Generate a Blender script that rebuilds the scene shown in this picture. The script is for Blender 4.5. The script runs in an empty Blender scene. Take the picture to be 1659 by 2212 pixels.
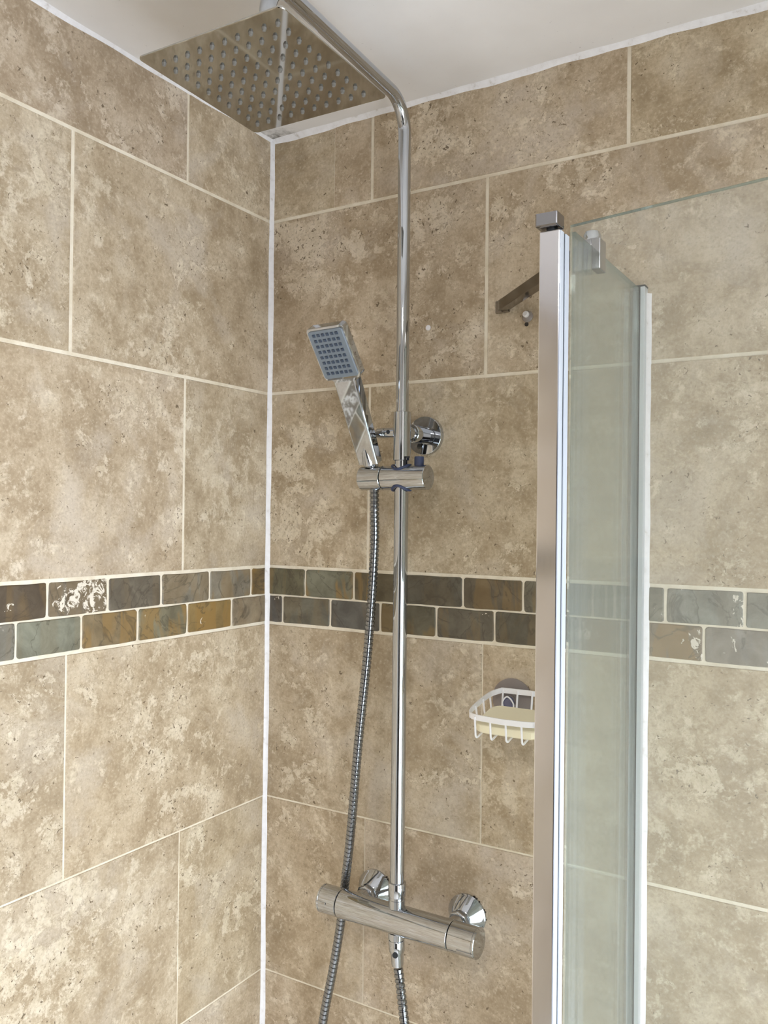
import bpy, bmesh, math, random
from mathutils import Vector, Matrix

# ------------------------------------------------------------------ units
# Survey units of the tiled walls are converted to metres: corner of the two tiled walls = x 0, y 0
S, Z0 = 0.911, 0.85
def U(x, y, z): return Vector((S * x, S * y, S * z + Z0))
PI = math.pi
RND = random.Random(11)
scn = bpy.context.scene
COL = scn.collection

# ------------------------------------------------------------------ camera
cam_d = bpy.data.cameras.new('camera'); cam = bpy.data.objects.new('camera', cam_d); COL.objects.link(cam)
yaw, pitch, roll = 0.5482, 0.0066, 0.0112
fw = Vector((-math.sin(yaw) * math.cos(pitch), math.cos(yaw) * math.cos(pitch), math.sin(pitch)))
rt = Vector((math.cos(yaw), math.sin(yaw), 0)); up = rt.cross(fw)
rt, up = math.cos(roll) * rt + math.sin(roll) * up, -math.sin(roll) * rt + math.cos(roll) * up
m = Matrix((rt, up, -fw)).transposed().to_4x4(); m.translation = U(1.0432, -1.282, 0.8636)
cam.matrix_world = m
cam_d.sensor_fit = 'HORIZONTAL'; cam_d.sensor_width = 36.0; cam_d.lens = 36.0 * 1844.86 / 1659.0
cam_d.clip_start = 0.02
scn.camera = cam

# ------------------------------------------------------------------ world, light, exposure
w = bpy.data.worlds.new('world'); scn.world = w; w.use_nodes = True
w.node_tree.nodes['Background'].inputs[0].default_value = (0.75, 0.82, 0.9, 1)
w.node_tree.nodes['Background'].inputs[1].default_value = 0.8
WINDOW_STRENGTH = 9.2
FILL_LAMP_POWER = 52.0
scn.view_settings.view_transform = 'Standard'; scn.view_settings.look = 'None'
scn.view_settings.exposure = 0.0; scn.view_settings.gamma = 1.0
scn.view_settings.use_curve_mapping = False

# ------------------------------------------------------------------ materials
def lin(c):
    return tuple(((v / 255) / 12.92 if v / 255 <= 0.04045 else ((v / 255 + 0.055) / 1.055) ** 2.4) for v in c) + (1.0,)
class NT:
    def __init__(s, name):
        s.m = bpy.data.materials.new(name); s.m.use_nodes = True; s.t = s.m.node_tree
        s.b = s.t.nodes['Principled BSDF']; s.out = s.t.nodes['Material Output']
    def n(s, typ, **kw):
        o = s.t.nodes.new(typ)
        for k, v in kw.items(): setattr(o, k, v)
        return o
    def l(s, a, b): s.t.links.new(a, b)
    def noise(s, vec, scale, detail=4, rough=0.5, dist=0.0):
        o = s.n('ShaderNodeTexNoise'); s.l(vec, o.inputs['Vector'])
        o.inputs['Scale'].default_value = scale; o.inputs['Detail'].default_value = detail
        o.inputs['Roughness'].default_value = rough; o.inputs['Distortion'].default_value = dist
        return o.outputs['Fac']
    def ramp(s, fac, stops):
        o = s.n('ShaderNodeValToRGB'); s.l(fac, o.inputs[0]); e = o.color_ramp.elements
        while len(e) < len(stops): e.new(0.5)
        for el, (p, c) in zip(e, stops):
            el.position = p; el.color = c if not isinstance(c, (int, float)) else (c, c, c, 1)
        return o.outputs[0]
    def mix(s, fac, a, b, mode='MIX'):
        o = s.n('ShaderNodeMix', data_type='RGBA', blend_type=mode)
        for sock, val in ((o.inputs[0], fac), (o.inputs[6], a), (o.inputs[7], b)):
            if isinstance(val, (tuple, float, int)): sock.default_value = val
            else: s.l(val, sock)
        return o.outputs[2]
    def math(s, op, a, b=0.0):
        o = s.n('ShaderNodeMath', operation=op)
        for sock, val in ((o.inputs[0], a), (o.inputs[1], b)):
            if isinstance(val, (float, int)): sock.default_value = val
            else: s.l(val, sock)
        return o.outputs[0]
    def bump(s, h, strength, dist=0.002):
        o = s.n('ShaderNodeBump'); s.l(h, o.inputs['Height'])
        o.inputs['Strength'].default_value = strength; o.inputs['Distance'].default_value = dist
        s.l(o.outputs[0], s.b.inputs['Normal'])
    def coords(s, jitter=True):
        tc = s.n('ShaderNodeTexCoord')
        if not jitter: return tc.outputs['Object']
        oi = s.n('ShaderNodeObjectInfo'); k = s.n('ShaderNodeVectorMath', operation='SCALE')
        k.inputs[0].default_value = (37.1, 91.7, 53.3); s.l(oi.outputs['Random'], k.inputs['Scale'])
        a = s.n('ShaderNodeVectorMath', operation='ADD'); s.l(tc.outputs['Object'], a.inputs[0]); s.l(k.outputs[0], a.inputs[1])
        return a.outputs[0]

def simple(name, rgb, rough=0.5, metal=0.0, spec=0.5):
    t = NT(name); b = t.b
    b.inputs['Base Color'].default_value = lin(rgb); b.inputs['Roughness'].default_value = rough
    b.inputs['Metallic'].default_value = metal; b.inputs['Specular IOR Level'].default_value = spec
    return t.m

def tile_material():
    t = NT('travertine_tile'); v = t.coords()
    base = t.noise(v, 12.0, 10, 0.70, 0.15)
    col = t.ramp(base, [(0.33, lin((150, 129, 98))), (0.46, lin((172, 151, 120))), (0.55, lin((189, 170, 141))), (0.68, lin((204, 188, 162)))])
    dk = t.noise(v, 21.0, 10, 0.76, 0.35)
    col = t.mix(t.ramp(dk, [(0.48, 0.0), (0.64, 0.85)]), col, lin((156, 134, 102)))
    gry = t.noise(v, 6.5, 8, 0.62, 0.5)
    col = t.mix(t.ramp(gry, [(0.52, 0.0), (0.66, 0.7)]), col, lin((192, 178, 160)))
    # cream flecks and eaten patches, denser in some regions
    reg = t.noise(v, 7.0, 4, 0.6, 0.3)
    fl = t.noise(v, 40.0, 10, 0.74, 0.25)
    flr = t.math('ADD', t.math('MULTIPLY', fl, 0.66), t.math('MULTIPLY', reg, 0.36))
    cream = t.ramp(t.noise(v, 60, 5, 0.6), [(0.35, lin((198, 182, 153))), (0.65, lin((218, 204, 181)))])
    col = t.mix(t.ramp(flr, [(0.545, 0.0), (0.60, 0.75)]), col, cream)
    pm = t.noise(v, 24.0, 10, 0.74, 0.3)
    pmr = t.math('ADD', t.math('MULTIPLY', pm, 0.62), t.math('MULTIPLY', t.noise(v, 4.0, 3, 0.5, 0.0), 0.42))
    col = t.mix(t.ramp(pmr, [(0.560, 0.0), (0.578, 0.45), (0.590, 0.0)]), col, lin((146, 124, 92)))
    col = t.mix(t.ramp(pmr, [(0.588, 0.0), (0.606, 0.7)]), col, cream)
    # grain and pits
    gr = t.noise(v, 240.0, 4, 0.65, 0.2)
    col = t.mix(t.ramp(gr, [(0.36, 0.30), (0.47, 0.0)]), col, lin((136, 114, 82)))
    col = t.mix(t.ramp(gr, [(0.55, 0.0), (0.68, 0.30)]), col, lin((222, 208, 184)))
    pit = t.noise(v, 185.0, 3, 0.5, 0.8)
    pitm = t.ramp(t.math('ADD', pit, t.math('MULTIPLY', t.math('SUBTRACT', pmr, 0.52), 0.5)), [(0.680, 0.0), (0.712, 0.9)])
    col = t.mix(pitm, col, lin((104, 85, 60)))
    hsv = t.n('ShaderNodeHueSaturation'); t.l(col, hsv.inputs['Color']); hsv.inputs['Saturation'].default_value = 0.82; hsv.inputs['Value'].default_value = 1.10; col = hsv.outputs[0]
    oi = t.n('ShaderNodeObjectInfo')
    col = t.mix(1.0, col, oi.outputs['Color'], 'MULTIPLY')
    t.l(col, t.b.inputs['Base Color'])
    t.b.inputs['Roughness'].default_value = 0.42; t.b.inputs['Specular IOR Level'].default_value = 0.35
    h = t.math('SUBTRACT', t.math('MULTIPLY', dk, 0.35), pitm)
    t.bump(h, 0.25, 0.0012)
    return t.m

def slate_material():
    t = NT('slate_mosaic'); v = t.coords()
    oi = t.n('ShaderNodeObjectInfo')
    a = t.noise(v, 30, 7, 0.65, 0.5)
    col = t.mix(t.ramp(a, [(0.35, 0.0), (0.68, 0.9)]), t.mix(1.0, oi.outputs['Color'], (0.68, 0.66, 0.62, 1), 'MULTIPLY'),
                t.mix(1.0, oi.outputs['Color'], (1.25, 1.27, 1.25, 1), 'MULTIPLY'))
    at = t.n('ShaderNodeAttribute', attribute_type='OBJECT', attribute_name='ochre')
    mp = t.n('ShaderNodeMapping'); t.l(v, mp.inputs[0]); mp.inputs['Scale'].default_value = (22, 22, 5); mp.inputs['Rotation'].default_value = (0.25, 0.2, 0)
    ban = t.noise(mp.outputs[0], 1.3, 4, 0.5, 0.9)
    col = t.mix(t.math('MULTIPLY', t.ramp(ban, [(0.47, 0.0), (0.54, 1.0)]), at.outputs['Fac']), col, lin((142, 113, 64)))
    ly = t.noise(v, 13, 4, 0.55, 1.2)       # split layers: thin dark step lines
    col = t.mix(t.ramp(ly, [(0.47, 0.0), (0.495, 0.55), (0.505, 0.0)]), col, lin((66, 58, 46)))
    st = t.n('ShaderNodeAttribute', attribute_type='OBJECT', attribute_name='salt')
    sn = t.noise(v, 62, 6, 0.7, 0.8); reg = t.noise(v, 14, 2, 0.4)
    sm = t.math('ADD', t.math('MULTIPLY', sn, 0.55), t.math('MULTIPLY', reg, 0.45))
    smk = t.math('GREATER_THAN', t.math('ADD', sm, t.math('MULTIPLY', st.outputs['Fac'], 0.2)), 0.665)
    col = t.mix(smk, col, lin((226, 218, 204)))
    t.l(col, t.b.inputs['Base Color']); t.b.inputs['Roughness'].default_value = 0.55
    t.bump(t.math('ADD', a, t.math('MULTIPLY', t.math('GREATER_THAN', ly, 0.5), 0.5)), 0.5, 0.0015)
    return t.m

def grout_material():
    t = NT('cream_grout'); v = t.coords(False)
    c = t.ramp(t.noise(v, 22, 6, 0.7), [(0.3, lin((216, 204, 181))), (0.55, lin((236, 227, 209))), (0.75, lin((243, 237, 223)))])
    t.l(c, t.b.inputs['Base Color']); t.b.inputs['Roughness'].default_value = 0.85
    t.bump(t.noise(v, 220, 4, 0.6), 0.3, 0.001)
    return t.m

def ceiling_material():
    t = NT('white_ceiling_paint'); v = t.coords(False)
    c = t.ramp(t.noise(v, 6, 4, 0.5), [(0.3, lin((226, 223, 221))), (0.7, lin((236, 234, 233)))])
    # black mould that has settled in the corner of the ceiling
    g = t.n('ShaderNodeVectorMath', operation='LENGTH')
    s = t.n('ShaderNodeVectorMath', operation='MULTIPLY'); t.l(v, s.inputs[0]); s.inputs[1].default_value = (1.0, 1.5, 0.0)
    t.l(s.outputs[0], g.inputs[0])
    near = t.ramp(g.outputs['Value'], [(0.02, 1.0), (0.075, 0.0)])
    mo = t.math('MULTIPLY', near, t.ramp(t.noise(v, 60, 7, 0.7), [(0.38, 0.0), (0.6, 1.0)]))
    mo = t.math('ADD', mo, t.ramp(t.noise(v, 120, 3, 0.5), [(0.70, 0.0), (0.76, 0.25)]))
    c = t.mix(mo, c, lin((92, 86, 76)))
    t.l(c, t.b.inputs['Base Color']); t.b.inputs['Roughness'].default_value = 0.7
    return t.m

def caulk_material():
    t = NT('white_silicone'); v = t.coords(False)
    c = t.ramp(t.noise(v, 55, 6, 0.7), [(0.28, lin((196, 190, 184))), (0.42, lin((236, 235, 238))), (0.7, lin((246, 246, 250)))])
    t.l(c, t.b.inputs['Base Color']); t.b.inputs['Roughness'].default_value = 0.4
    return t.m

def chrome_material(name, rgb, rough, aniso=None):
    t = NT(name); t.b.inputs['Metallic'].default_value = 1.0
    t.b.inputs['Base Color'].default_value = lin(rgb); t.b.inputs['Roughness'].default_value = rough
    if aniso:
        v = t.coords(False)
        mp = t.n('ShaderNodeMapping'); t.l(v, mp.inputs[0]); mp.inputs['Scale'].default_value = aniso
        n = t.noise(mp.outputs[0], 1.0, 4, 0.6)
        r = t.n('ShaderNodeMapRange'); t.l(n, r.inputs[0]); r.inputs[3].default_value = rough * 0.8; r.inputs[4].default_value = rough * 1.25
        t.l(r.outputs[0], t.b.inputs['Roughness'])
    if name == 'anodised_aluminium': t.b.inputs['Metallic'].default_value = 0.35
    return t.m

def glass_material(name, tint, film, gloss_rough=0.03):
    """sheet glass: clear body tint, Fresnel mirror, and a thin dried lime film"""
    t = NT(name); t.t.nodes.remove(t.b)
    tr = t.n('ShaderNodeBsdfTransparent'); tr.inputs[0].default_value = tint
    gl = t.n('ShaderNodeBsdfGlossy'); gl.inputs['Roughness'].default_value = gloss_rough; gl.inputs[0].default_value = (0.9, 0.95, 0.93, 1)
    d1 = t.n('ShaderNodeBsdfDiffuse'); d1.inputs[0].default_value = (0.91, 0.94, 0.93, 1)
    d2 = t.n('ShaderNodeBsdfTranslucent'); d2.inputs[0].default_value = (0.91, 0.94, 0.93, 1)
    df = t.n('ShaderNodeMixShader'); t.l(d1.outputs[0], df.inputs[1]); t.l(d2.outputs[0], df.inputs[2])
    fr = t.n('ShaderNodeFresnel'); fr.inputs[0].default_value = 1.45
    a = t.n('ShaderNodeMixShader'); t.l(t.math('MULTIPLY', fr.outputs[0], 0.75), a.inputs[0]); t.l(tr.outputs[0], a.inputs[1]); t.l(gl.outputs[0], a.inputs[2])
    b = t.n('ShaderNodeMixShader')
    v = t.coords(False); mp = t.n('ShaderNodeMapping'); t.l(v, mp.inputs[0]); mp.inputs['Scale'].default_value = (14, 14, 2.0)
    t.l(t.math('MULTIPLY', t.ramp(t.noise(mp.outputs[0], 1.5, 5, 0.6), [(0.3, 0.65), (0.7, 1.0)]), film), b.inputs[0])
    t.l(a.outputs[0], b.inputs[1]); t.l(df.outputs[0], b.inputs[2]); t.l(b.outputs[0], t.out.inputs[0])
    return t.m

def clear_plastic(name, tint, dens):
    t = NT(name); t.t.nodes.remove(t.b)
    tr = t.n('ShaderNodeBsdfTransparent'); tr.inputs[0].default_value = tint
    pr = t.n('ShaderNodeBsdfPrincipled'); pr.inputs['Base Color'].default_value = dens; pr.inputs['Roughness'].default_value = 0.15
    a = t.n('ShaderNodeMixShader'); a.inputs[0].default_value = 0.5
    t.l(tr.outputs[0], a.inputs[1]); t.l(pr.outputs[0], a.inputs[2]); t.l(a.outputs[0], t.out.inputs[0])
    return t.m

M = dict(
    tile=tile_material(), slate=slate_material(), grout=grout_material(), ceiling=ceiling_material(), caulk=caulk_material(),
    paint=simple('white_wall_paint', (232, 230, 226), 0.6), floor=simple('white_floor', (232, 230, 226), 0.35),
    chrome=chrome_material('chrome', (192, 196, 202), 0.04), cap=chrome_material('grey_chrome', (150, 150, 155), 0.15), chrome_plate=chrome_material('chrome_plate', (176, 174, 168), 0.05),
    hose_chrome=chrome_material('hose_chrome', (148, 151, 156), 0.10), chrome_bar=chrome_material('reflection_darkened_chrome', (128, 122, 114), 0.12),  # bracing bar chrome darkened to carry its dark reflections in the colour
    satin=chrome_material('satin_chrome', (222, 222, 228), 0.11, (260, 260, 2)),
    alu=chrome_material('anodised_aluminium', (206, 214, 220), 0.35), strip=simple('white_side_strip', (206, 214, 228), 0.3),
    dark=simple('black_rubber', (30, 34, 40), 0.5), navy=simple('navy_plastic', (52, 62, 92), 0.35),
    face=simple('grey_spray_face', (118, 128, 138), 0.3), nub=simple('slate_blue_rubber', (62, 74, 92), 0.4),
    nozzle=simple('grey_silicone', (120, 118, 114), 0.35), white=simple('white_coated_wire', (248, 248, 252), 0.3),
    soap=simple('pale_yellow_soap', (252, 245, 216), 0.55), plug=simple('white_plastic', (236, 234, 238), 0.4),
    door=simple('dark_reflection_door', (34, 29, 27), 0.4),
    glass=glass_material('panel_glass', (0.955, 0.975, 0.957, 1), 0.10), door_glass=glass_material('door_glass', (0.98, 0.988, 0.982, 1), 0.11),
    edge=glass_material('glass_edge', (0.62, 0.68, 0.64, 1), 0.10), seal=simple('dark_grey_seal', (30, 38, 48), 0.5),
    cup=clear_plastic('smoky_suction_cup', (0.9, 0.88, 0.87, 1), lin((168, 160, 158))), hub=simple('clear_blue_hub', (112, 112, 136), 0.2),
    dirt=simple('dried_black_residue', (52, 46, 42), 0.8),
)
def emission(name, rgb, st):
    t = NT(name); t.t.nodes.remove(t.b); e = t.n('ShaderNodeEmission'); e.inputs[0].default_value = rgb; e.inputs[1].default_value = st
    t.l(e.outputs[0], t.out.inputs[0]); return t.m
M['pane'] = emission('frosted_daylit_pane', (0.90, 0.96, 1.03, 1), WINDOW_STRENGTH)
M['fill_lamp'] = emission('fill_lamp_diffuser', (1.0, 0.99, 0.98, 1), FILL_LAMP_POWER)

# ------------------------------------------------------------------ mesh helpers
class MB:
    """collects vertices and faces for ONE mesh object"""
    def __init__(s): s.v = []; s.f = []; s.smooth = []
    def add(s, vs, fs, smooth=False, mat=None):
        o = len(s.v); s.v += [(mat @ Vector(p)) if mat else Vector(p) for p in vs]
        s.f += [tuple(i + o for i in f) for f in fs]; s.smooth += [smooth] * len(fs); return s
    def box(s, a, b, mat=None):
        (x0, y0, z0), (x1, y1, z1) = a, b
        return s.add([(x0,y0,z0),(x1,y0,z0),(x1,y1,z0),(x0,y1,z0),(x0,y0,z1),(x1,y0,z1),(x1,y1,z1),(x0,y1,z1)],
                     [(0,3,2,1),(4,5,6,7),(0,1,5,4),(1,2,6,5),(2,3,7,6),(3,0,4,7)], mat=mat)
    def lathe(s, prof, mat=None, n=40, cap0=True, cap1=True, sharp=True):
        """prof: (radius, height) along local +Z"""
        vs, fs = [], []
        for r, h in prof:
            for k in range(n): vs.append((r * math.cos(2*PI*k/n), r * math.sin(2*PI*k/n), h))
        for i in range(len(prof) - 1):
            for k in range(n):
                fs.append((i*n+k, i*n+(k+1)%n, (i+1)*n+(k+1)%n, (i+1)*n+k))
        s.add(vs, fs, True, mat)
        if cap0: s.add([(prof[0][0]*math.cos(2*PI*k/n), prof[0][0]*math.sin(2*PI*k/n), prof[0][1]) for k in range(n)], [tuple(range(n-1, -1, -1))], False, mat)
        if cap1: s.add([(prof[-1][0]*math.cos(2*PI*k/n), prof[-1][0]*math.sin(2*PI*k/n), prof[-1][1]) for k in range(n)], [tuple(range(n))], False, mat)
        return s
    def sweep(s, pts, radii, n=24, caps=True):
        pts = [Vector(p) for p in pts]
        if isinstance(radii, (int, float)): radii = [radii] * len(pts)
        tang = []
        for i in range(len(pts)):
            a = pts[max(i-1, 0)]; b = pts[min(i+1, len(pts)-1)]; tang.append((b - a).normalized())
        ref = Vector((0, 0, 1)) if abs(tang[0].z) < 0.9 else Vector((1, 0, 0))
        nx = tang[0].cross(ref).normalized(); vs, fs = [], []
        for i, (p, t) in enumerate(zip(pts, tang)):
            nx = (nx - t * nx.dot(t)).normalized(); ny = t.cross(nx)
            for k in range(n):
                a = 2*PI*k/n; vs.append(p + radii[i] * (math.cos(a)*nx + math.sin(a)*ny))
        for i in range(len(pts)-1):
            for k in range(n): fs.append((i*n+k, i*n+(k+1)%n, (i+1)*n+(k+1)%n, (i+1)*n+k))
        s.add(vs, fs, True)
        if caps:
            s.add(vs[:n], [tuple(range(n-1, -1, -1))]); s.add(vs[-n:], [tuple(range(n))])
        return s
    def loft(s, secs, closed=True, smooth=False, cap0=True, cap1=True, mat=None):
        n = len(secs[0]); vs = [p for q in secs for p in q]; fs = []
        for i in range(len(secs)-1):
            for k in range(n if closed else n-1): fs.append((i*n+k, i*n+(k+1)%n, (i+1)*n+(k+1)%n, (i+1)*n+k))
        s.add(vs, fs, smooth, mat)
        if cap0: s.add(secs[0], [tuple(range(n-1, -1, -1))], False, mat)
        if cap1: s.add(secs[-1], [tuple(range(n))], False, mat)
        return s
    def mesh(s, name, mat, bevel=0.0, seg=2, weld=True):
        me = bpy.data.meshes.new(name); bm = bmesh.new()
        vv = [bm.verts.new(p) for p in s.v]
        for f, sm in zip(s.f, s.smooth):
            try: fc = bm.faces.new([vv[i] for i in f]); fc.smooth = sm
            except ValueError: pass
        if weld: bmesh.ops.remove_doubles(bm, verts=bm.verts, dist=1e-6)
        bmesh.ops.recalc_face_normals(bm, faces=bm.faces)
        if bevel:
            es = [e for e in bm.edges if len(e.link_faces) == 2 and e.calc_face_angle(0) > 0.6]
            bmesh.ops.bevel(bm, geom=es, offset=bevel, segments=seg, profile=0.6, affect='EDGES', clamp_overlap=True)
        for e in bm.edges:
            if len(e.link_faces) == 2 and e.calc_face_angle(0) > 0.55: e.smooth = False
        bm.to_mesh(me); bm.free()
        me.materials.append(mat); return me
def link(name, me, parent=None):
    o = bpy.data.objects.new(name, me); COL.objects.link(o)
    if parent: o.parent = parent
    return o
def put(name, mb, mat, parent=None, bevel=0.0, label=None, seg=2, smooth=None):
    """one mesh object; given in world coordinates, its origin moved to its own base"""
    lo = Vector((min(p.x for p in mb.v), min(p.y for p in mb.v), min(p.z for p in mb.v)))
    hi = Vector((max(p.x for p in mb.v), max(p.y for p in mb.v), max(p.z for p in mb.v)))
    org = Vector(((lo.x+hi.x)/2, (lo.y+hi.y)/2, lo.z))
    mb.v = [p - org for p in mb.v]
    o = link(name, mb.mesh(name, mat, bevel, seg), parent)
    o.location = org - (parent_origin(parent) if parent else Vector())
    if label: o['label'] = label
    return o
def parent_origin(p):
    v = Vector()
    while p: v += p.location; p = p.parent
    return v
def thing(name, loc, label, cat, group=None):
    o = link(name, None); o.location = loc; o['label'] = label; o['category'] = cat; o.empty_display_size = 0.05
    if group: o['group'] = group
    return o
def tag(o, label, cat): o['label'] = label; o['category'] = cat; return o
def struct(o): o['kind'] = 'structure'; return o
def frame(origin, zdir, xdir=None):
    z = Vector(zdir).normalized(); x = Vector(xdir) if xdir else (Vector((1,0,0)) if abs(z.x) < 0.9 else Vector((0,1,0)))
    x = (x - z * x.dot(z)).normalized(); y = z.cross(x)
    r = Matrix((x, y, z)).transposed().to_4x4(); r.translation = Vector(origin); return r
def fillet(pts, rad, n=12):
    out = [Vector(pts[0])]
    for i in range(1, len(pts)-1):
        a, b, c = Vector(pts[i-1]), Vector(pts[i]), Vector(pts[i+1])
        d1 = (a-b).normalized(); d2 = (c-b).normalized(); ang = d1.angle(d2)
        t = rad / math.tan(ang/2); ctr = b + (d1+d2).normalized() * rad / math.sin(ang/2)
        p0 = b + d1*t; p1 = b + d2*t
        for k in range(n+1):
            f = k/n; q = (p0-ctr).normalized().slerp((p1-ctr).normalized(), f) if hasattr(Vector, 'slerp') else None
            out.append(ctr + q*rad)
    out.append(Vector(pts[-1])); return out
def spline(ctrl, per=24):
    c = [Vector(p) for p in ctrl]; c = [2*c[0]-c[1]] + c + [2*c[-1]-c[-2]]; out = []
    for i in range(1, len(c)-2):
        p0, p1, p2, p3 = c[i-1:i+3]
        for k in range(per):
            t = k/per
            out.append(0.5*((2*p1)+(-p0+p2)*t+(2*p0-5*p1+4*p2-p3)*t*t+(-p0+3*p1-3*p2+p3)*t**3))
    out.append(c[-2]); return out
def rrect(wd, ht, r, n=5):
    out = []
    for cx, cy, a0 in ((wd/2-r, ht/2-r, 0), (-wd/2+r, ht/2-r, 90), (-wd/2+r, -ht/2+r, 180), (wd/2-r, -ht/2+r, 270)):
        for k in range(n+1):
            a = math.radians(a0 + 90*k/n); out.append((cx + r*math.cos(a), cy + r*math.sin(a)))
    return out

# ------------------------------------------------------------------ room shell
RX, FY = 1.55, -2.75                      # right wall and front wall (metres)
CZ = S * 1.5845 + Z0                      # ceiling
H = 0.33; MOS = 0.1083
ZE, ZD, ZMB, ZMT, ZB, ZA, ZC = 0.0, H, 2*H, 2*H+MOS, 3*H+MOS, 4*H+MOS, 1.5845
G = 0.0012                                 # grout lies this far behind the tile faces
floor = struct(put('floor', MB().box((-0.1, FY-0.1, -0.1), (RX+0.1, 0.1, 0.0)), M['floor']))
cb = MB().box((-0.1, FY-0.1, 0), (RX+0.1, 0.1, 0.1)); ceiling = link('ceiling', cb.mesh('ceiling', M['ceiling'])); ceiling.location = (0, 0, CZ); struct(ceiling)
wall_back = struct(put('wall_back', MB().box((0.0, G, 0), (RX, 0.1, CZ)), M['grout']))
wall_left = struct(put('wall_left', MB().box((-0.1, FY, 0), (-G, 0.1, CZ)), M['grout']))
WY0, WY1, WZ0, WZ1 = -1.50, -0.22, 0.30, 1.50     # window opening in the right wall
wr = MB()
for a, b in (((RX, FY, 0), (RX+0.1, 0.1, WZ0)), ((RX, FY, WZ1), (RX+0.1, 0.1, CZ)), ((RX, FY, WZ0), (RX+0.1, WY0, WZ1)), ((RX, WY1, WZ0), (RX+0.1, 0.1, WZ1))): wr.box(a, b)
wall_right = struct(put('wall_right', wr, M['paint']))
wall_front = struct(put('wall_front', MB().box((-0.1, FY-0.1, 0), (RX+0.1, FY, CZ)), M['paint']))
win = link('window_1', None); win.location = (RX+0.05, (WY0+WY1)/2, WZ0); struct(win)
fr = MB(); f_ = 0.055
for a, b in (((RX+0.02, WY0, WZ0), (RX+0.08, WY1, WZ0+f_)), ((RX+0.02, WY0, WZ1-f_), (RX+0.08, WY1, WZ1)), ((RX+0.02, WY0, WZ0+f_), (RX+0.08, WY0+f_, WZ1-f_)), ((RX+0.02, WY1-f_, WZ0+f_), (RX+0.08, WY1, WZ1-f_))): fr.box(a, b)
put('window_frame', fr, M['plug'], win)
put('window_pane', MB().box((RX+0.045, WY0+f_, WZ0+f_), (RX+0.055, WY1-f_, WZ1-f_)), M['pane'], win)
door = link('reflection_door_1', None); door.location = (1.2, FY+0.02, 0); struct(door)  # unseen dark door, added for the black band mirrored in the riser
put('reflection_door_leaf', MB().box((0.66, FY, 0.005), (1.42, FY+0.035, 1.99)), M['door'], door, 0.003)
door2 = link('reflection_door_2', None); door2.location = (RX-0.02, -2.3, 0); struct(door2)  # second unseen door, added to widen that dark reflection
put('reflection_door_leaf', MB().box((RX-0.035, -2.70, 0.005), (RX, -1.94, 1.99)), M['door'], door2, 0.003)
put('reflection_door_frame', MB().box((0.60, FY, 0), (0.66, FY+0.045, 2.05)).box((1.42, FY, 0), (1.48, FY+0.045, 2.05)).box((0.66, FY, 1.99), (1.42, FY+0.045, 2.05)), M['paint'], door)

# --- tiles: each one an object of its own, child of its wall
def wall_pt(wall, t, d, z):
    """t along the wall from the corner, d out of the wall into the room (m), z in survey units"""
    return Vector((S*t, -d, S*z+Z0)) if wall == 'B' else Vector((d, -S*t, S*z+Z0))
def flat_piece(name, wall, outline, parent, mat, top, back=-0.006, inset=0.0007, lift=None):
    """outline in (t, z) survey units; chamfered front face"""
    ct = sum(p[0] for p in outline)/len(outline); cz = sum(p[1] for p in outline)/len(outline)
    ins = []
    for t, z in outline:
        dt, dz = ct-t, cz-z; L = math.hypot(dt, dz); k = inset/S/L*1.3; ins.append((t+dt*k, z+dz*k))
    org = wall_pt(wall, ct, 0, cz); n = len(outline); mb = MB()
    li = lift or [0.0]*n
    mb.loft([[wall_pt(wall, t, back, z)-org for t, z in outline], [wall_pt(wall, t, top-inset+e, z)-org for (t, z), e in zip(outline, li)],
             [wall_pt(wall, t, top+e, z)-org for (t, z), e in zip(ins, li)]], cap0=False)
    o = link(name, mb.mesh(name, mat, weld=True), parent); o.location = org - parent_origin(parent); return o
# flush lamp on the ceiling, unseen, added to fill the back wall
fill_lamp = link('ceiling_fill_lamp', None); fill_lamp.location = (0.95, -1.55, CZ-0.05); struct(fill_lamp)
put('fill_lamp_rim', MB().lathe([(0.165, 0.05), (0.165, 0.0), (0.150, 0.0), (0.150, 0.012)], frame((0.95, -1.55, CZ-0.05), (0, 0, 1)), 40, False, False), M['plug'], fill_lamp)
put('fill_lamp_diffuser', MB().lathe([(0.150, 0.010), (0.145, 0.004), (0.10, -0.002)], frame((0.95, -1.55, CZ-0.05), (0, 0, 1)), 40, False, True), M['fill_lamp'], fill_lamp)
W = 0.4564
rows = [(ZA, ZC, 0), (ZB, ZA, 1), (ZMT, ZB, 0), (ZD, ZMB, 1), (ZE, ZD, 0), (-H, ZE, 1), (-2*H, -H, 0), (-Z0/S, -2*H, 1)]
offs = {'B': (0.2275, 0.4525), 'L': (0.2241, 0.4576)}
length = {'B': RX/S, 'L': -FY/S}
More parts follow.
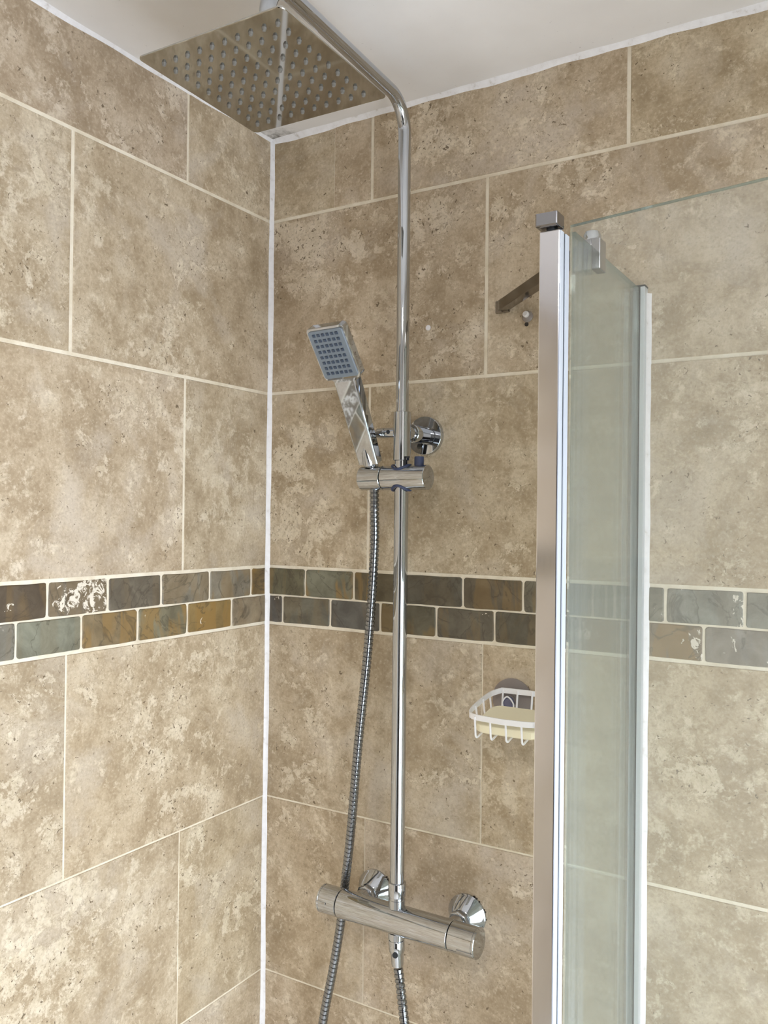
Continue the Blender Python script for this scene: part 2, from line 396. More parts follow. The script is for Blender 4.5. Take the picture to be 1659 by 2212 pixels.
for wall, parent in (('B', wall_back), ('L', wall_left)):
    for ri, (z0, z1, par) in enumerate(rows):
        gh = 0.0058 if ri <= 2 else 0.0030
        gv = 0.0058 if ri <= 1 else (0.0050 if ri == 2 else (0.0034 if (ri, wall) == (3, 'L') else 0.0020))
        if wall == 'L' and ri == 0: gv = 0.0050
        ts = [0.0]; t = offs[wall][par]
        while t < length[wall]: ts.append(t); t += W
        ts.append(length[wall])
        if (wall, ri) == ('B', 0): ts.insert(1, 0.1455)      # a cut tile near the corner, butted almost closed
        for a, b in zip(ts[:-1], ts[1:]):
            ga = 0.0 if a == 0 else (0.0007 if a == 0.1455 else gv/2); gb = 0.0007 if b == 0.1455 else gv/2
            zt = z1 - (0 if ri == 0 else (0.0025 if ri == 3 else (0.0036 if ri == 4 and wall == 'B' and a > 0.6 else gh/2))); zb = z0 + (0.0025 if ri == 2 else gh/2)
            if ri == 2: zt = z1 - 0.0029
            o = flat_piece('tile', wall, [(a+ga, zb), (b-gb, zb), (b-gb, zt), (a+ga, zt)], parent, M['tile'], RND.uniform(-0.0002, 0.0003), inset=0.0009)
            k = RND.uniform(0.95, 1.04); o.color = (k, k*RND.uniform(0.99, 1.01), k*RND.uniform(0.96, 1.02), 1)
# --- slate mosaic band, two courses of tumbled pieces
ZM = (ZMB+ZMT)/2
def ext(lst, end):
    lst = list(lst)
    while lst[-1] + 0.09 < end: lst.append(lst[-1] + RND.uniform(0.098, 0.114))
    return [0.0] + lst + [end]
seams = {('L', 1): ext([0.0466, 0.1587, 0.2726, 0.3825, 0.491], length['L']), ('L', 0): ext([0.0996, 0.2122, 0.3222, 0.4316, 0.5407], length['L']),
         ('B', 1): ext([0.09, 0.1979, 0.2984, 0.4156, 0.5223, 0.6358, 0.7442, 0.8526], length['B']),
         ('B', 0): ext([0.0375, 0.1475, 0.2548, 0.3662, 0.4734, 0.585, 0.7132, 0.7982], length['B'])}
tone = {('L', 1): [(112, 94, 64), (132, 124, 110), (130, 124, 112), (106, 98, 86), (116, 106, 92), (88, 76, 62)],
        ('L', 0): [(142, 128, 108), (134, 112, 72), (122, 116, 96), (128, 112, 86), (128, 128, 114), (124, 120, 110)],
        ('B', 1): [(106, 100, 80), (118, 116, 100), (100, 90, 70), (94, 88, 76), (100, 90, 74), (112, 106, 92), (126, 124, 114), (132, 131, 124), (128, 128, 122)],
        ('B', 0): [(92, 88, 84), (108, 104, 92), (100, 97, 92), (98, 92, 76), (104, 97, 84), (96, 90, 77), (116, 112, 98), (136, 122, 104), (142, 136, 130)]}
ochre = {('L', 1): [.8, .35, .3, .1, .2, .2], ('L', 0): [.1, .9, .75, .6, .1, .1], ('B', 1): [.4, .7, .5, .1, .35, .3, .1, .1, .1], ('B', 0): [.1, .15, .1, .4, .25, .2, .1, .6, .1]}
salt = {('L', 1): [.05, 0, 0, 0, .5, 0], ('L', 0): [.35, 0, .1, 0, 0, 0], ('B', 1): [0, 0, .05, 0, .1, 0, .25, .45, .25], ('B', 0): [0, 0, 0, 0, .1, 0, .1, .25, .4]}
for wall, parent in (('B', wall_back), ('L', wall_left)):
    for course in (1, 0):
        ss = seams[(wall, course)]; z0, z1 = (ZM+0.0014, ZMT-0.0030) if course else (ZMB+0.0030, ZM-0.0014)
        for i, (a, b) in enumerate(zip(ss[:-1], ss[1:])):
            a2 = a + (0.0 if a == 0 else 0.0019); b2 = b - 0.0019; r = 0.0035
            pts = []
            for cx, cz, a0 in ((b2-r, z1-r, 0), (a2+r, z1-r, 90), (a2+r, z0+r, 180), (b2-r, z0+r, 270)):
                for q in range(3):
                    an = math.radians(a0+45*q); pts.append((cx+r*math.cos(an)+RND.uniform(-.0006, .0006), cz+r*math.sin(an)+RND.uniform(-.0005, .0005)))
                # a wobbling point or two on the edge that follows
                nx = {0: (-1, 0), 90: (0, -1), 180: (1, 0), 270: (0, 1)}[a0]; ln = (b2-a2-2*r) if a0 in (0, 180) else (z1-z0-2*r)
                for f in ((0.3, 0.68) if a0 in (0, 180) else (0.5,)):
                    e = RND.uniform(-0.0008, 0.0005)
                    base = (cx+r*math.cos(math.radians(a0+90))+nx[0]*ln*f, cz+r*math.sin(math.radians(a0+90))+nx[1]*ln*f)
                    pts.append((base[0]+(e if nx[0] == 0 else 0), base[1]+(e if nx[1] == 0 else 0)))
            pts = [(max(0.0005, p), q) for p, q in pts]
            o = flat_piece('mosaic_tile', wall, pts, parent, M['slate'], RND.uniform(-0.0002, 0.0006), inset=0.0012)
            tn = tone[(wall, course)]; c = tn[i] if i < len(tn) else RND.choice(tn)
            o.color = lin(c); g_ = lambda d: d[(wall, course)][i] if i < len(d[(wall, course)]) else 0.2
            o['ochre'] = float(g_(ochre)); o['salt'] = float(g_(salt))

# --- silicone beads
def bead(name, a, b, n1, n2, width, wob, seed, n=90):
    """concave bead in the angle between two planes; n1, n2 point along the planes"""
    rr = random.Random(seed); a, b, n1, n2 = map(Vector, (a, b, n1, n2)); secs = []
    ph = [rr.uniform(0, 6.28) for _ in range(8)]
    for i in range(n+1):
        f = i/n; p = a.lerp(b, f)
        w1 = width*(1+wob*(0.5*math.sin(23*f+ph[0])+0.4*math.sin(61*f+ph[1])+0.3*math.sin(140*f+ph[2])))
        w2 = width*(1+wob*(0.5*math.sin(27*f+ph[3])+0.4*math.sin(55*f+ph[4])+0.3*math.sin(130*f+ph[5])))
        secs.append([p, p+n1*w1, p+n1*w1*0.55+n2*w2*0.30, p+n1*w1*0.30+n2*w2*0.55, p+n2*w2])
    return struct(put(name, MB().loft(secs, smooth=True), M['caulk']))
bead('trim_1', (0, 0, 0.02), (0, 0, CZ), (1, 0, 0), (0, -1, 0), 0.0062, 0.16, 1, 260)
bead('trim_2', (0.004, 0, CZ), (RX, 0, CZ), (0, -1, 0), (0, 0, -1), 0.0068, 0.30, 2, 160)
bead('trim_3', (0, -0.004, CZ), (0, FY, CZ), (1, 0, 0), (0, 0, -1), 0.0050, 0.45, 3, 180)

# ------------------------------------------------------------------ thermostatic mixer valve
VX, VY, VZ = 0.342*S, -0.08*S, 0.2115*S+Z0
valve = thing('mixer_valve', (VX, VY, VZ), 'chrome thermostatic bar mixer valve on the tiled wall at the foot of the riser pipe', 'shower valve')
xL, xR = 0.196*S, 0.4890*S; rB = 0.0234*S
kL, kR = 0.2335*S, 0.4435*S
ax = frame((0, VY, VZ), (1, 0, 0))
body = put('valve_body', MB().lathe([(rB-0.001, kL+0.0012), (rB, kL+0.002), (rB, kR-0.002), (rB-0.001, kR-0.0012)], ax, 64), M['chrome'], valve)
put('outlet_boss', MB().lathe([(0.0125, 0), (0.0125, 0.012), (0.0118, 0.0125), (0.0118, 0.016)], frame((VX, VY, VZ+rB-0.003), (0, 0, 1)), 36), M['chrome'], body)
put('hose_outlet', MB().lathe([(0.0125, 0), (0.0125, 0.009), (0.0105, 0.0095), (0.0105, 0.012)], frame((VX, VY, VZ-rB+0.003), (0, 0, -1)), 36), M['chrome'], body)
for nm, a, b, sgn in (('temperature_knob', xL, kL, -1), ('flow_knob', kR, xR, 1)):
    prof = [(rB-0.0008, a), (rB, a+0.0008), (rB, b-0.0006), (rB-0.001, b)] if sgn < 0 else [(rB-0.001, a), (rB, a+0.0006), (rB, b-0.004), (rB-0.0006, b-0.0036), (rB-0.0006, b-0.003), (rB, b-0.0026), (rB, b-0.0008), (rB-0.0008, b)]
    if sgn < 0: prof = [(rB-0.0008, a), (rB, a+0.0008), (rB, a+0.003), (rB-0.0006, a+0.0034), (rB-0.0006, a+0.004), (rB, a+0.0044), (rB, b-0.0006), (rB-0.001, b)]
    kn = put(nm, MB().lathe(prof, ax, 64), M['chrome'], valve)
    # raised pointer rib on the knob
    an = math.radians(-22 if sgn > 0 else 8); c_ = Vector((0, -math.cos(an), math.sin(an)))
    x0, x1 = ((a+0.0005, a+0.019) if sgn < 0 else (b-0.026, b-0.0005))
    fm = frame(Vector((0, VY, VZ)) + c_*(rB-0.0008), c_, (1, 0, 0))
    put('pointer_rib', MB().box((x0, -0.0016, 0), (x1, 0.0016, 0.0022), fm), M['chrome'], kn, 0.0006)
for nx, nz in ((0.2524, 0.2188), (0.4306, 0.2168)):
    wx, wz = nx*S, VZ; R_ = 0.0337*S
    fl = put('wall_flange', MB().lathe([(R_, 0), (R_, 0.0035), (R_-0.0015, 0.0052), (0.0165, 0.0235), (0.0150, 0.0245)], frame((wx, 0, wz), (0, -1, 0)), 56), M['chrome'], valve)
    put('union_nut', MB().lathe([(0.0155, 0), (0.0160, 0.001), (0.0160, 0.010), (0.0150, 0.011), (0.0135, 0.0115)], frame((wx, -0.024, wz), (0, -1, 0)), 8), M['chrome'], valve)
    put('inlet_tail', MB().lathe([(0.0125, 0), (0.0125, 0.0215)], frame((wx, -0.034, wz), (0, -1, 0)), 32), M['chrome'], valve)
    rr = random.Random(int(nx*1000)); cr = MB()
    for _ in range(16):      # dried dark sealant crumbs round the rim
        a = rr.uniform(-1.9, 1.5); q = R_+rr.uniform(-0.0003, 0.001)
        c = Vector((wx+q*math.cos(a), -0.0012, wz+q*math.sin(a))); e = rr.uniform(0.0006, 0.0014)
        cr.box(c-Vector((e, 0.0012, e)), c+Vector((e, 0.001, e*0.8)))
    put('sealant_crumbs', cr, M['dirt'], fl)['kind'] = 'stuff'

# ------------------------------------------------------------------ riser rail with overhead arm
riser = thing('shower_riser', (VX, VY, VZ+rB), 'tall chrome shower riser pipe bending into an overhead arm beside the corner', 'shower rail')
zc0 = VZ + rB + 0.0135
ZS0, ZS1 = 0.9565*S+Z0, 1.0363*S+Z0
rLow, rUp = 0.0116*S, 0.0104*S
put('riser_collar', MB().lathe([(0.0128, 0), (0.0132, 0.0008), (0.0132, 0.0195), (0.0128, 0.0205), (rLow, 0.0208)], frame((VX, VY, zc0), (0, 0, 1)), 40), M['chrome'], riser)
put('lower_pipe', MB().lathe([(rLow, zc0+0.02), (rLow, ZS0+0.002)], frame((VX, VY, 0), (0, 0, 1)), 48), M['chrome'], riser)
rS = 0.0143*S
sleeve = put('riser_sleeve', MB().lathe([(rS-0.001, ZS0), (rS, ZS0+0.0008), (rS, ZS1-0.0008), (rS-0.001, ZS1)], frame((VX, VY, 0), (0, 0, 1)), 48), M['chrome'], riser)
HX, HY, HZ = 0.3612*S, -0.4572*S, 1.408*S+Z0
arm_z = 1.5385*S+Z0
arm_pts = fillet([(VX, VY, ZS1-0.01), (VX+0.001, VY-0.004, arm_z), (HX, HY, arm_z), (HX, HY, HZ+0.040)], 0.046, 16)
put('upper_pipe', MB().sweep(arm_pts, rUp, 40), M['chrome'], riser)
BZ = 1.0037*S+Z0; BX = 0.3445*S
put('bracket_flange', MB().lathe([(0.0325*S, 0), (0.0325*S, 0.009), (0.0320*S, 0.0095), (0.0130, 0.0098)], frame((BX, 0, BZ), (0, -1, 0)), 56), M['chrome'], riser)
put('bracket_stub', MB().lathe([(0.0130, 0.009), (0.0130, 0.024), (0.0140, 0.0245), (0.0140, 0.047), (0.0132, 0.048), (0.0105, 0.0485), (0.0105, 0.064)], frame((BX, 0, BZ), Vector((VX-BX, -0.0729, 0))), 44), M['chrome'], riser)
kb = put('clamp_knob', MB().lathe([(0.0078, 0), (0.0078, 0.016), (0.0070, 0.0168), (0.0070, 0.0182), (0.0078, 0.019), (0.0078, 0.031), (0.0074, 0.032), (0.0052, 0.0322), (0.0052, 0.045)], frame((VX-rS+0.0025, VY, BZ-0.0005), (-1, 0, 0)), 32), M['chrome'], riser)
put('grub_screw', MB().lathe([(0.0030, 0), (0.0030, 0.0012)], frame((VX-rS-0.0065, VY-0.0072, BZ), (0, -1, 0)), 20), M['dark'], kb)

# ------------------------------------------------------------------ square overhead shower head
head = thing('rain_shower_head', (HX, HY, HZ), 'large square chrome rain shower head hanging level just under the ceiling', 'shower head')
hr = (Matrix.Rotation(-0.0197, 4, 'X') @ Matrix.Rotation(0.0149, 4, 'Y'))
head.rotation_euler = hr.to_euler()
def local_put(name, mb, mat, parent, bevel=0.0, label=None, seg=2):
    o = link(name, mb.mesh(name, mat, bevel, seg), parent)
    if label: o['label'] = label
    return o
hs = 0.2194*S
plate = MB().loft([[(x, y, 0.0) for x, y in rrect(hs-0.001, hs-0.001, 0.006)], [(x, y, 0.0007) for x, y in rrect(hs, hs, 0.0065)], [(x, y, 0.002) for x, y in rrect(hs, hs, 0.0065)], [(x, y, 0.0026) for x, y in rrect(hs-0.001, hs-0.001, 0.006)],
                   [(x, y, 0.0060) for x, y in rrect(0.07, 0.07, 0.006)]])
local_put('spray_plate', plate, M['chrome_plate'], head)
local_put('swivel_joint', MB().lathe([(0.016, 0.005), (0.016, 0.016), (0.0125, 0.020), (0.0135, 0.026), (0.0135, 0.034), (0.012, 0.038), (0.012, 0.046)], None, 36), M['chrome'], head)
nz_me = MB().lathe([(0.0028, 0.0006), (0.0026, -0.0010), (0.0019, -0.0032), (0.0014, -0.0036)], None, 8).mesh('nozzle', M['nozzle'])
for i in range(10):
    for j in range(10):
        o = link('nozzle', nz_me, head); o.location = ((i-4.5)*0.0885*hs, (j-4.5)*0.0885*hs, 0)

# ------------------------------------------------------------------ slider with hand-shower holder
SZ = 0.9288*S+Z0; rH = 0.0200*S
slider = thing('slider_holder', (VX, VY, SZ-rH), 'round chrome slider with blue seals that grips the riser below its sleeve', 'shower holder')
hx0, hx1, hxm = 0.2665*S, 0.3915*S, 0.3090*S
axh = frame((0, VY, SZ), (1, 0, 0))
put('slider_body', MB().lathe([(rH-0.001, hxm+0.0006), (rH, hxm+0.0014), (rH, hx1-0.0007), (rH-0.0007, hx1)], axh, 56), M['chrome'], slider)
cup = put('holder_cup', MB().lathe([(rH-0.0007, hx0), (rH, hx0+0.0007), (rH, hxm-0.0014), (rH-0.001, hxm-0.0006)], axh, 56), M['chrome'], slider)
for sg in (1, -1):
    gl = []
    n = 40
    for q in range(n):      # gasket that follows the saddle where the pipe meets the round body
        a = 2*PI*q/n; x = 0.0138*math.cos(a); y = 0.0138*math.sin(a); z = math.sqrt(max(rH*rH - y*y, 0))
        gl.append(Vector((VX+x*1.0, VY+y, SZ+sg*(z+0.0002))))
    put('pipe_seal', MB().sweep(gl+[gl[0]], 0.0021, 10, False), M['navy'], slider, label='navy blue rubber seal')
put('lock_button', MB().lathe([(0.0072, -0.004), (0.0072, 0.013), (0.0064, 0.0140)], frame((0.372*S, VY+0.004, SZ+rH-0.001), (0, 0.0, 1)), 28), M['navy'], slider, label='navy blue push button')
put('lock_clip', MB().box((VX+0.0085, VY-0.009, SZ+rH-0.004), (VX+0.0115, VY-0.0065, SZ+rH+0.013)).box((VX+0.0085, VY-0.009, SZ+rH+0.0105), (VX+0.017, VY-0.0065, SZ+rH+0.0130)), M['dark'], slider, label='black plastic clip')

# ------------------------------------------------------------------ hand shower
TH, LE, TW = 0.4798, -0.0279, -0.0137
Rm = Matrix.Rotation(LE, 4, 'Y') @ Matrix.Rotation(TH, 4, 'X') @ Matrix.Rotation(TW, 4, 'Z')
hand = thing('hand_shower', U(0.2825, -0.08, 0.9558), 'rectangular chrome hand shower with grey nozzle face leaning in its slider', 'hand shower')
hand.rotation_euler = Rm.to_euler()
HW, HH, HL, hd = 0.0624*S, 0.0806*S, 0.156*S, 0.0151*S
BW, BH = HW+0.007, HH+0.009                 # chrome frame around the face
tilt = Matrix.Rotation(0.15, 4, 'X')
pv = Vector((0, 0, HL)); HT = Matrix.Translation(pv) @ tilt @ Matrix.Translation(-pv)
hb = MB(); cz_ = HL+HH/2
hb.loft([[(x, -hd+0.0025, cz_+z) for x, z in rrect(BW-0.001, BH-0.001, 0.006)], [(x, -hd+0.0035, cz_+z) for x, z in rrect(BW, BH, 0.0065)],
         [(x, 0.002, cz_+z) for x, z in rrect(BW, BH, 0.0065)], [(x, 0.0075, cz_+z) for x, z in rrect(BW-0.010, BH-0.010, 0.005)]], mat=HT)
hbo = local_put('head_body', hb, M['chrome'], hand)
local_put('spray_face', MB().loft([[(x, -hd+0.003, cz_+z) for x, z in rrect(HW+0.001, HH+0.001, 0.004)], [(x, -hd+0.001, cz_+z) for x, z in rrect(HW+0.001, HH+0.001, 0.004)], [(x, -hd+0.0003, cz_+z) for x, z in rrect(HW, HH, 0.004)]], mat=HT), M['face'], hand, label='grey plastic spray face')
nb = MB().loft([[(-.0022, 0, -.0022), (.0022, 0, -.0022), (.0022, 0, .0022), (-.0022, 0, .0022)], [(-.0018, -.0016, -.0018), (.0018, -.0016, -.0018), (.0018, -.0016, .0018), (-.0018, -.0016, .0018)]]).mesh('nozzle', M['nub'])
for i in range(6):
    for j in range(8):
        o = link('nozzle', nb, hand)
        o.matrix_local = HT @ Matrix.Translation(((i-2.5)*0.0078, -hd+0.0003, cz_+0.001+(j-3.5)*0.0085))
# handle: lofted rectangle, notched at its lower end
sec = []
for z, wd, y0, y1, r in ((0.000, 0.0340, -0.0096, 0.0080, 0.003), (HL-0.010, 0.0380, -0.0100, 0.0098, 0.003), (HL-0.003, 0.046, -0.0105, 0.0090, 0.003), (HL+0.004, 0.054, -0.0108, 0.006, 0.003)):
    sec.append([(x, (y0+y1)/2+y, z) for x, y in rrect(wd, y1-y0, r, 3)])
hm = MB().loft(sec)
local_put('handle', hm, M['chrome'], hand)
local_put('hose_tail', MB().lathe([(0.0098, -0.001), (0.0098, -0.006), (0.0102, -0.0065), (0.0102, -0.014), (0.0090, -0.0155)], None, 32), M['chrome'], hand)
# tapered hose socket that breaks through the flat front of the handle in an arch
local_put('hose_socket', MB().lathe([(0.0104, -0.0012), (0.0104, 0.004), (0.0058, 0.030)], frame((0, -0.0034, 0), (0, 0, 1)), 48), M['chrome'], hand)

# ------------------------------------------------------------------ metal hose, looping below the frame
hose = thing('shower_hose', U(0.29, -0.06, 0.9), 'ribbed chrome metal hose hanging from the hand shower past the mixer valve', 'shower hose')
hp = [U(0.2900, -0.0800, 0.912), U(0.2900, -0.0790, 0.875), U(0.2860, -0.0720, 0.80), U(0.2684, -0.060, 0.6425), U(0.2470, -0.053, 0.4821), U(0.2290, -0.047, 0.3192), U(0.2160, -0.045, 0.2185),
      U(0.2082, -0.045, 0.1524), U(0.1950, -0.048, 0.0701), U(0.1803, -0.055, -0.0216), U(0.172, -0.065, -0.15), U(0.185, -0.08, -0.30), U(0.235, -0.09, -0.40), U(0.31, -0.10, -0.42), U(0.37, -0.105, -0.33), U(0.392, -0.107, -0.18), U(0.388, -0.105, -0.03),
      U(0.3704, -0.1, 0.0611), U(0.3582, -0.090, 0.0981), U(0.3500, -0.0825, 0.1200), U(0.3455, -0.0810, 0.1390)]
path = spline(hp, 40)
# resample by arc length into ribs
cum = [0.0]
for a, b in zip(path[:-1], path[1:]): cum.append(cum[-1]+(b-a).length)
def along(s):
    lo, hi = 0, len(cum)-1
    while hi-lo > 1:
        mm = (lo+hi)//2
        if cum[mm] <= s: lo = mm
        else: hi = mm
    f = (s-cum[lo])/max(cum[hi]-cum[lo], 1e-9); return path[lo].lerp(path[hi], f)
pit = 0.0070; pts, rad = [], []; s_ = 0.0; rO, rI = 0.0072, 0.0058
while s_ + pit < cum[-1]:
    for f, r in ((0.0, rI), (0.10, rI), (0.22, rO*0.985), (0.5, rO), (0.82, rO*0.985), (0.94, rI)):
        pts.append(along(s_+f*pit)); rad.append(r)
    s_ += pit
hb_ = MB().sweep(pts, rad, 18)
put('hose_tube', hb_, M['hose_chrome'], hose)
d_ = (hp[-1]-hp[-2]).normalized(); e_ = U(0.342, -0.08, 0.165)
put('hose_nut', MB().lathe([(0.0085, 0), (0.0092, 0.004), (0.0098, 0.018), (0.0118, 0.022), (0.0118, 0.036), (0.0112, 0.037)], frame(U(0.3452, -0.0808, 0.138), U(0.342, -0.08, 0.18)-U(0.3452, -0.0808, 0.138)), 32), M['chrome'], hose)
put('nut_hole', MB().lathe([(0.0042, 0), (0.0042, 0.0012)], frame(U(0.3432, -0.08, 0.1600)+Vector((0.0035, -0.0110, 0)), (0.3, -0.95, 0)), 20), M['dark'], hose, label='dark round hole in the nut')

# ------------------------------------------------------------------ glass screen: fixed side panel
PXg = 0.7035*S
gp = thing('side_panel', (PXg, -0.17*S, 0.10), 'narrow fixed glass shower panel between the wall profile and the free post', 'shower screen')
ZP0, ZP1 = 0.10, 1.199*S+Z0
YF0 = -0.340*S
yG0, yG1 = YF0+0.0345, -0.006
pane = MB().box((PXg-0.003, yG0, ZP0), (PXg+0.003, yG1, 1.2045*S+Z0))
put('glass_pane', pane, M['glass'], gp)
put('pane_edge', MB().box((PXg-0.003, yG0, 1.2045*S+Z0), (PXg+0.003, yG1, 1.2045*S+Z0+0.0012)), M['edge'], gp)
# free post: two aluminium profiles with a dark seal between
X0, X1 = 0.6762*S, 0.7010*S; YF = -0.340*S
post = put('front_post', MB().box((X0, YF, ZP0), (X1, YF+0.0105, ZP1)), M['satin'], gp, 0.0010, label='satin chrome post')
put('post_side', MB().box((X1, YF+0.0008, ZP0), (X1+0.0013, YF+0.0102, ZP1-0.001)), M['strip'], post, 0.0004, label='white aluminium side strip')
put('post_seal', MB().box((X0+0.004, YF+0.0105, ZP0), (X1+0.0002, YF+0.0150, ZP1-0.001)), M['seal'], gp, label='dark grey rubber seal')
rear = put('rear_post', MB().box((X0+0.002, YF+0.0150, ZP0), (X1+0.0000, YF+0.0265, ZP1-0.0005)), M['alu'], gp, 0.0008)
put('post_side', MB().box((X1, YF+0.0155, ZP0), (X1+0.0015, YF+0.0263, ZP1-0.001)), M['strip'], rear, 0.0004, label='white aluminium side strip')
# wall profile
wp = put('wall_profile', MB().box((0.6935*S, -0.0165, ZP0), (0.6985*S, 0.0, 1.2075*S+Z0)).box((0.7085*S, -0.0165, ZP0), (0.7150*S, 0.0, 1.2075*S+Z0)).box((0.6985*S, -0.0045, ZP0), (0.7085*S, 0.0, 1.2075*S+Z0)), M['alu'], gp, 0.0006)
put('profile_seal', MB().box((0.7066*S, -0.0160, ZP0), (0.7085*S, -0.005, 1.2070*S+Z0)), M['seal'], wp)
put('profile_cap', MB().box((0.6930*S, -0.0172, 1.2075*S+Z0), (0.7155*S, 0.0, 1.2075*S+Z0+0.0022)), M['dark'], wp, 0.0005)
bead('trim_4', (0.7150*S, 0, 0.10), (0.7150*S, 0, 1.200*S+Z0), (1, 0, 0), (0, -1, 0), 0.0058, 0.14, 7, 120)
# hinged door, standing open
dA = U(0.7038, -0.3068, 0); dB = U(0.7038+0.70, -0.3068-0.125, 0)
dv = (dB-dA); dv.z = 0; dl = dv.length; dx = dv.normalized()
dm = frame((dA.x, dA.y, 0.115), (0, 0, 1), dx)
dr = thing('shower_door', (dA.x, dA.y, 0.115), 'clear frameless glass shower door standing open to the right of the post', 'shower door')
dh = 1.2110*S+Z0-0.115
put('door_pane', MB().box((0.0, -0.003, 0.0), (dl, 0.003, dh), dm), M['door_glass'], dr)
put('pane_edge', MB().box((0.0, -0.003, dh), (dl, 0.003, dh+0.0006), dm), M['edge'], dr)
put('hinge_cap', MB().box((X0-0.001, YF-0.010, ZP1+0.002), (X1+0.001, YF+0.012, ZP1+0.0165)), M['cap'], dr, 0.0015, label='chrome pivot block on top of the post')
put('hinge_pin', MB().lathe([(0.006, 0), (0.006, 0.0035)], frame((X0+0.012, YF+0.006, ZP1-0.0005), (0, 0, 1)), 20), M['dark'], dr)

# ------------------------------------------------------------------ bracing bar from the wall to the panel
brace = thing('bracing_bar', U(0.4831, 0, 1.205), 'square chrome bracing bar running from the tiled wall to the glass panel top', 'support bar')
b0 = U(0.4831, -0.004, 1.2085); b1 = U(0.694, -0.2215, 1.2085); bd = (b1-b0)
bf = frame(b0, bd, (0, 0, 1))
put('bar', MB().box((-0.0075, -0.0075, 0.002), (0.0075, 0.0075, bd.length), bf), M['chrome_bar'], brace, 0.0008)
put('wall_shoe', MB().box((b0.x-0.011, -0.004, b0.z-0.0095), (b0.x+0.011, 0.0, b0.z+0.0085)), M['chrome_bar'], brace, 0.001)
clf = frame(U(0.7035, -0.2290, 1.2045), (0, 0, 1), (1, 0, 0))
put('glass_clamp', MB().box((0.0030, -0.011, -0.0260), (0.0130, 0.011, 0.0095), clf).box((-0.0130, -0.011, -0.0260), (-0.0030, 0.011, 0.0095), clf).box((-0.0030, -0.011, 0.0014), (0.0030, 0.011, 0.0095), clf), M['cap'], brace, 0.001)
put('clamp_dome', MB().lathe([(0.0105, 0), (0.0105, 0.006), (0.0085, 0.0105), (0.004, 0.0130), (0.0005, 0.0138)], frame(U(0.7035, -0.2290, 1.2045)+Vector((0, 0, 0.0095)), (0, 0, 1)), 32), M['chrome'], brace)

# ------------------------------------------------------------------ wire soap basket on a suction cup
BC = 0.5068*S
bk = thing('soap_basket', Vector((BC, -0.05, 0.545*S+Z0)), 'white wire soap basket held on the back wall tiles by a suction cup', 'soap basket')
for cx in (BC,):
    cup_ = put('suction_cup', MB().lathe([(0.0345*S, 0.0005), (0.0345*S, 0.002), (0.020, 0.006), (0.009, 0.0095), (0.0088, 0.0120)], frame((cx, 0, 0.5735*S+Z0), (0, -1, 0)), 48), M['cup'], bk, label='smoky translucent suction cup')
    put('cup_hub', MB().lathe([(0.0085, 0), (0.0085, 0.004), (0.005, 0.0048)], frame((cx-0.001, -0.0115, 0.5720*S+Z0), (0, -1, 0)), 28), M['hub'], cup_, label='bluish clear hub of the suction cup')
zr0 = 0.5895*S+Z0; dep = 0.100; sag = 0.0215
bx0, bx1 = BC-0.024, BC+0.086
def ring_z(y): return zr0 + (y+0.012)/dep*-sag*-1      # the basket droops a little towards the front
rp = [Vector((x, y, 0)) for x, y in [(bx0+0.012, -0.012), (bx0+0.045, -0.011), (bx1-0.045, -0.011), (bx1-0.012, -0.012), (bx1-0.002, -0.030), (bx1, -0.060), (bx1, -0.092), (bx1-0.010, -0.106), (bx1-0.045, -0.110), (bx0+0.045, -0.110), (bx0+0.010, -0.106), (bx0, -0.092), (bx0-0.001, -0.060), (bx0+0.002, -0.030)]]
ring = spline(rp+[rp[0]], 8)
for p in ring: p.z = ring_z(p.y)
secs = []
for i, p in enumerate(ring):
    t = (ring[(i+1) % len(ring)] - ring[i-1]); t.z = 0; t.normalize(); nrm = Vector((t.y, -t.x, 0))
    secs.append([p+nrm*0.0009+Vector((0, 0, 0.0038)), p-nrm*0.0009+Vector((0, 0, 0.0038)), p-nrm*0.0009-Vector((0, 0, 0.0038)), p+nrm*0.0009-Vector((0, 0, 0.0038))])
put('rim_band', MB().loft(secs, cap0=False, cap1=False), M['white'], bk)
def wire(name, pts, r=0.0015):
    return put(name, MB().sweep(pts, r, 8), M['white'], bk)
floor_d = 0.030
def u_wire(x, yb, yf):
    zb, zf = ring_z(yb), ring_z(yf); i = 0.004
    return wire('basket_wire', fillet([Vector((x, yb, zb+0.002)), Vector((x, yb-i, zb-floor_d)), Vector((x, yf+i, zf-floor_d)), Vector((x, yf, zf+0.001))], 0.006, 5))
for k in range(5): u_wire(bx0+0.014+k*0.0225, -0.0125, -0.1085)
for yy in (-0.030, -0.052, -0.076):
    wire('side_wire', fillet([Vector((bx0+0.0005, yy, ring_z(yy)+0.001)), Vector((bx0+0.004, yy, ring_z(yy)-floor_d+0.003)), Vector((bx1-0.004, yy, ring_z(yy)-floor_d+0.003)), Vector((bx1-0.0005, yy, ring_z(yy)+0.001))], 0.006, 5))
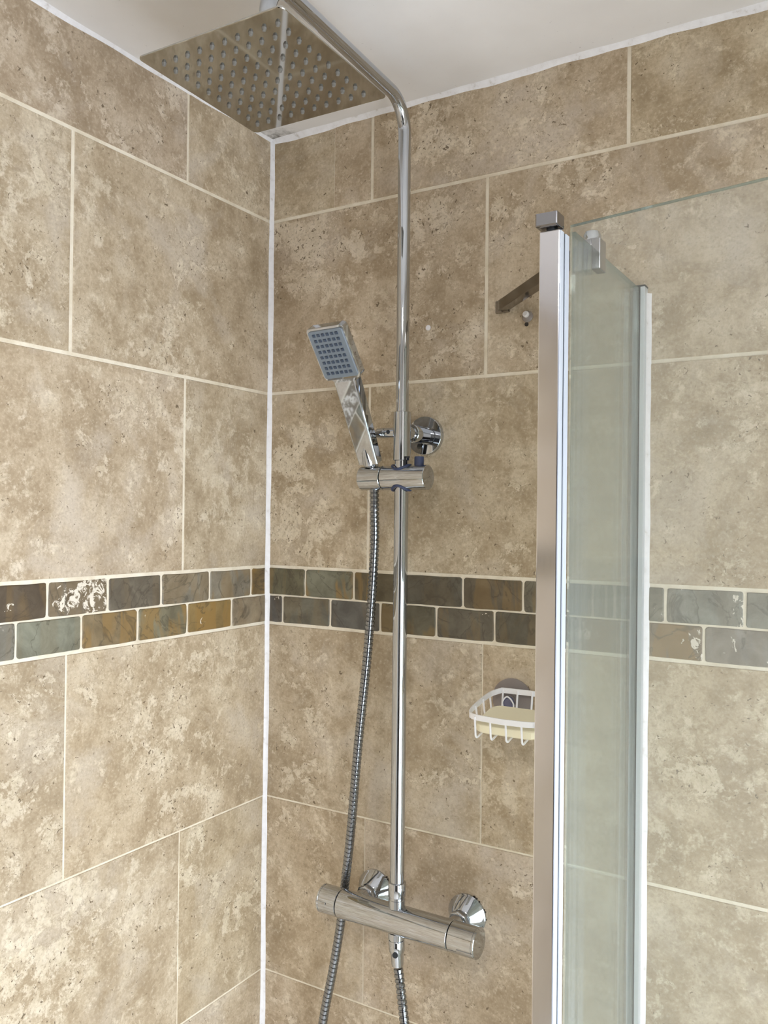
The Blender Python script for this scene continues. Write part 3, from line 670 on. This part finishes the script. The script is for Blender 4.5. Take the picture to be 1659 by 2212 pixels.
for cx in (BC,):
    wire('hook_wire', spline([Vector((cx-0.016, -0.014, 0.5570*S+Z0)), Vector((cx-0.006, -0.017, 0.5550*S+Z0)), Vector((cx-0.0085, -0.018, 0.5720*S+Z0)), Vector((cx-0.001, -0.018, 0.5815*S+Z0)), Vector((cx+0.0085, -0.018, 0.5710*S+Z0)), Vector((cx+0.007, -0.017, 0.5540*S+Z0)), Vector((cx+0.018, -0.014, 0.5515*S+Z0))], 6), 0.0011)
# soap
sp = MB(); yc = -0.068; zc = ring_z(yc) - floor_d + 0.0046
so = []
for k, (zz, gx, gy) in enumerate(((0.0, -0.004, -0.004), (0.003, 0, 0), (0.012, 0, 0), (0.015, -0.004, -0.004))):
    so.append([((bx0+bx1)/2+x, yc+y, zc+zz+(y/dep)*sag) for x, y in rrect(0.094+2*gx, 0.066+2*gy, 0.014, 5)])
sb = put('soap_bar', sp.loft(so), M['soap'], None, 0.0012)
tag(sb, 'pale yellow bar of soap lying in the white wire basket', 'soap')

# ------------------------------------------------------------------ small fixings on the back wall
wpg = put('wall_plug', MB().lathe([(0.0042, -0.004), (0.0042, 0.0010), (0.0034, 0.0016)], frame(U(0.3449, 0, 1.1890), (0, -1, 0)), 20), M['plug'])
tag(wpg, 'tiny round white plug filling a drill hole right of the riser', 'wall plug')
sc = thing('screw_anchor', U(0.5257, 0, 1.186), 'clear and white screw anchor left in the tile below the bracing bar', 'screw anchor')
put('anchor_collar', MB().lathe([(0.0085, 0), (0.0085, 0.0015), (0.0050, 0.0060), (0.0040, 0.0065)], frame(U(0.5257, 0, 1.1875), (0, -1, 0)), 24), M['cup'], sc, label='clear plastic collar')
put('anchor_tip', MB().lathe([(0.0046, 0.0), (0.0046, 0.0090), (0.0030, 0.0105)], frame(U(0.5257, 0, 1.1885), (0, -1, 0.15)), 20), M['plug'], sc)
put('anchor_hole', MB().lathe([(0.0030, 0), (0.0030, 0.0012)], frame(U(0.5240, 0, 1.1755), (0, -1, 0)), 16), M['dirt'], sc)
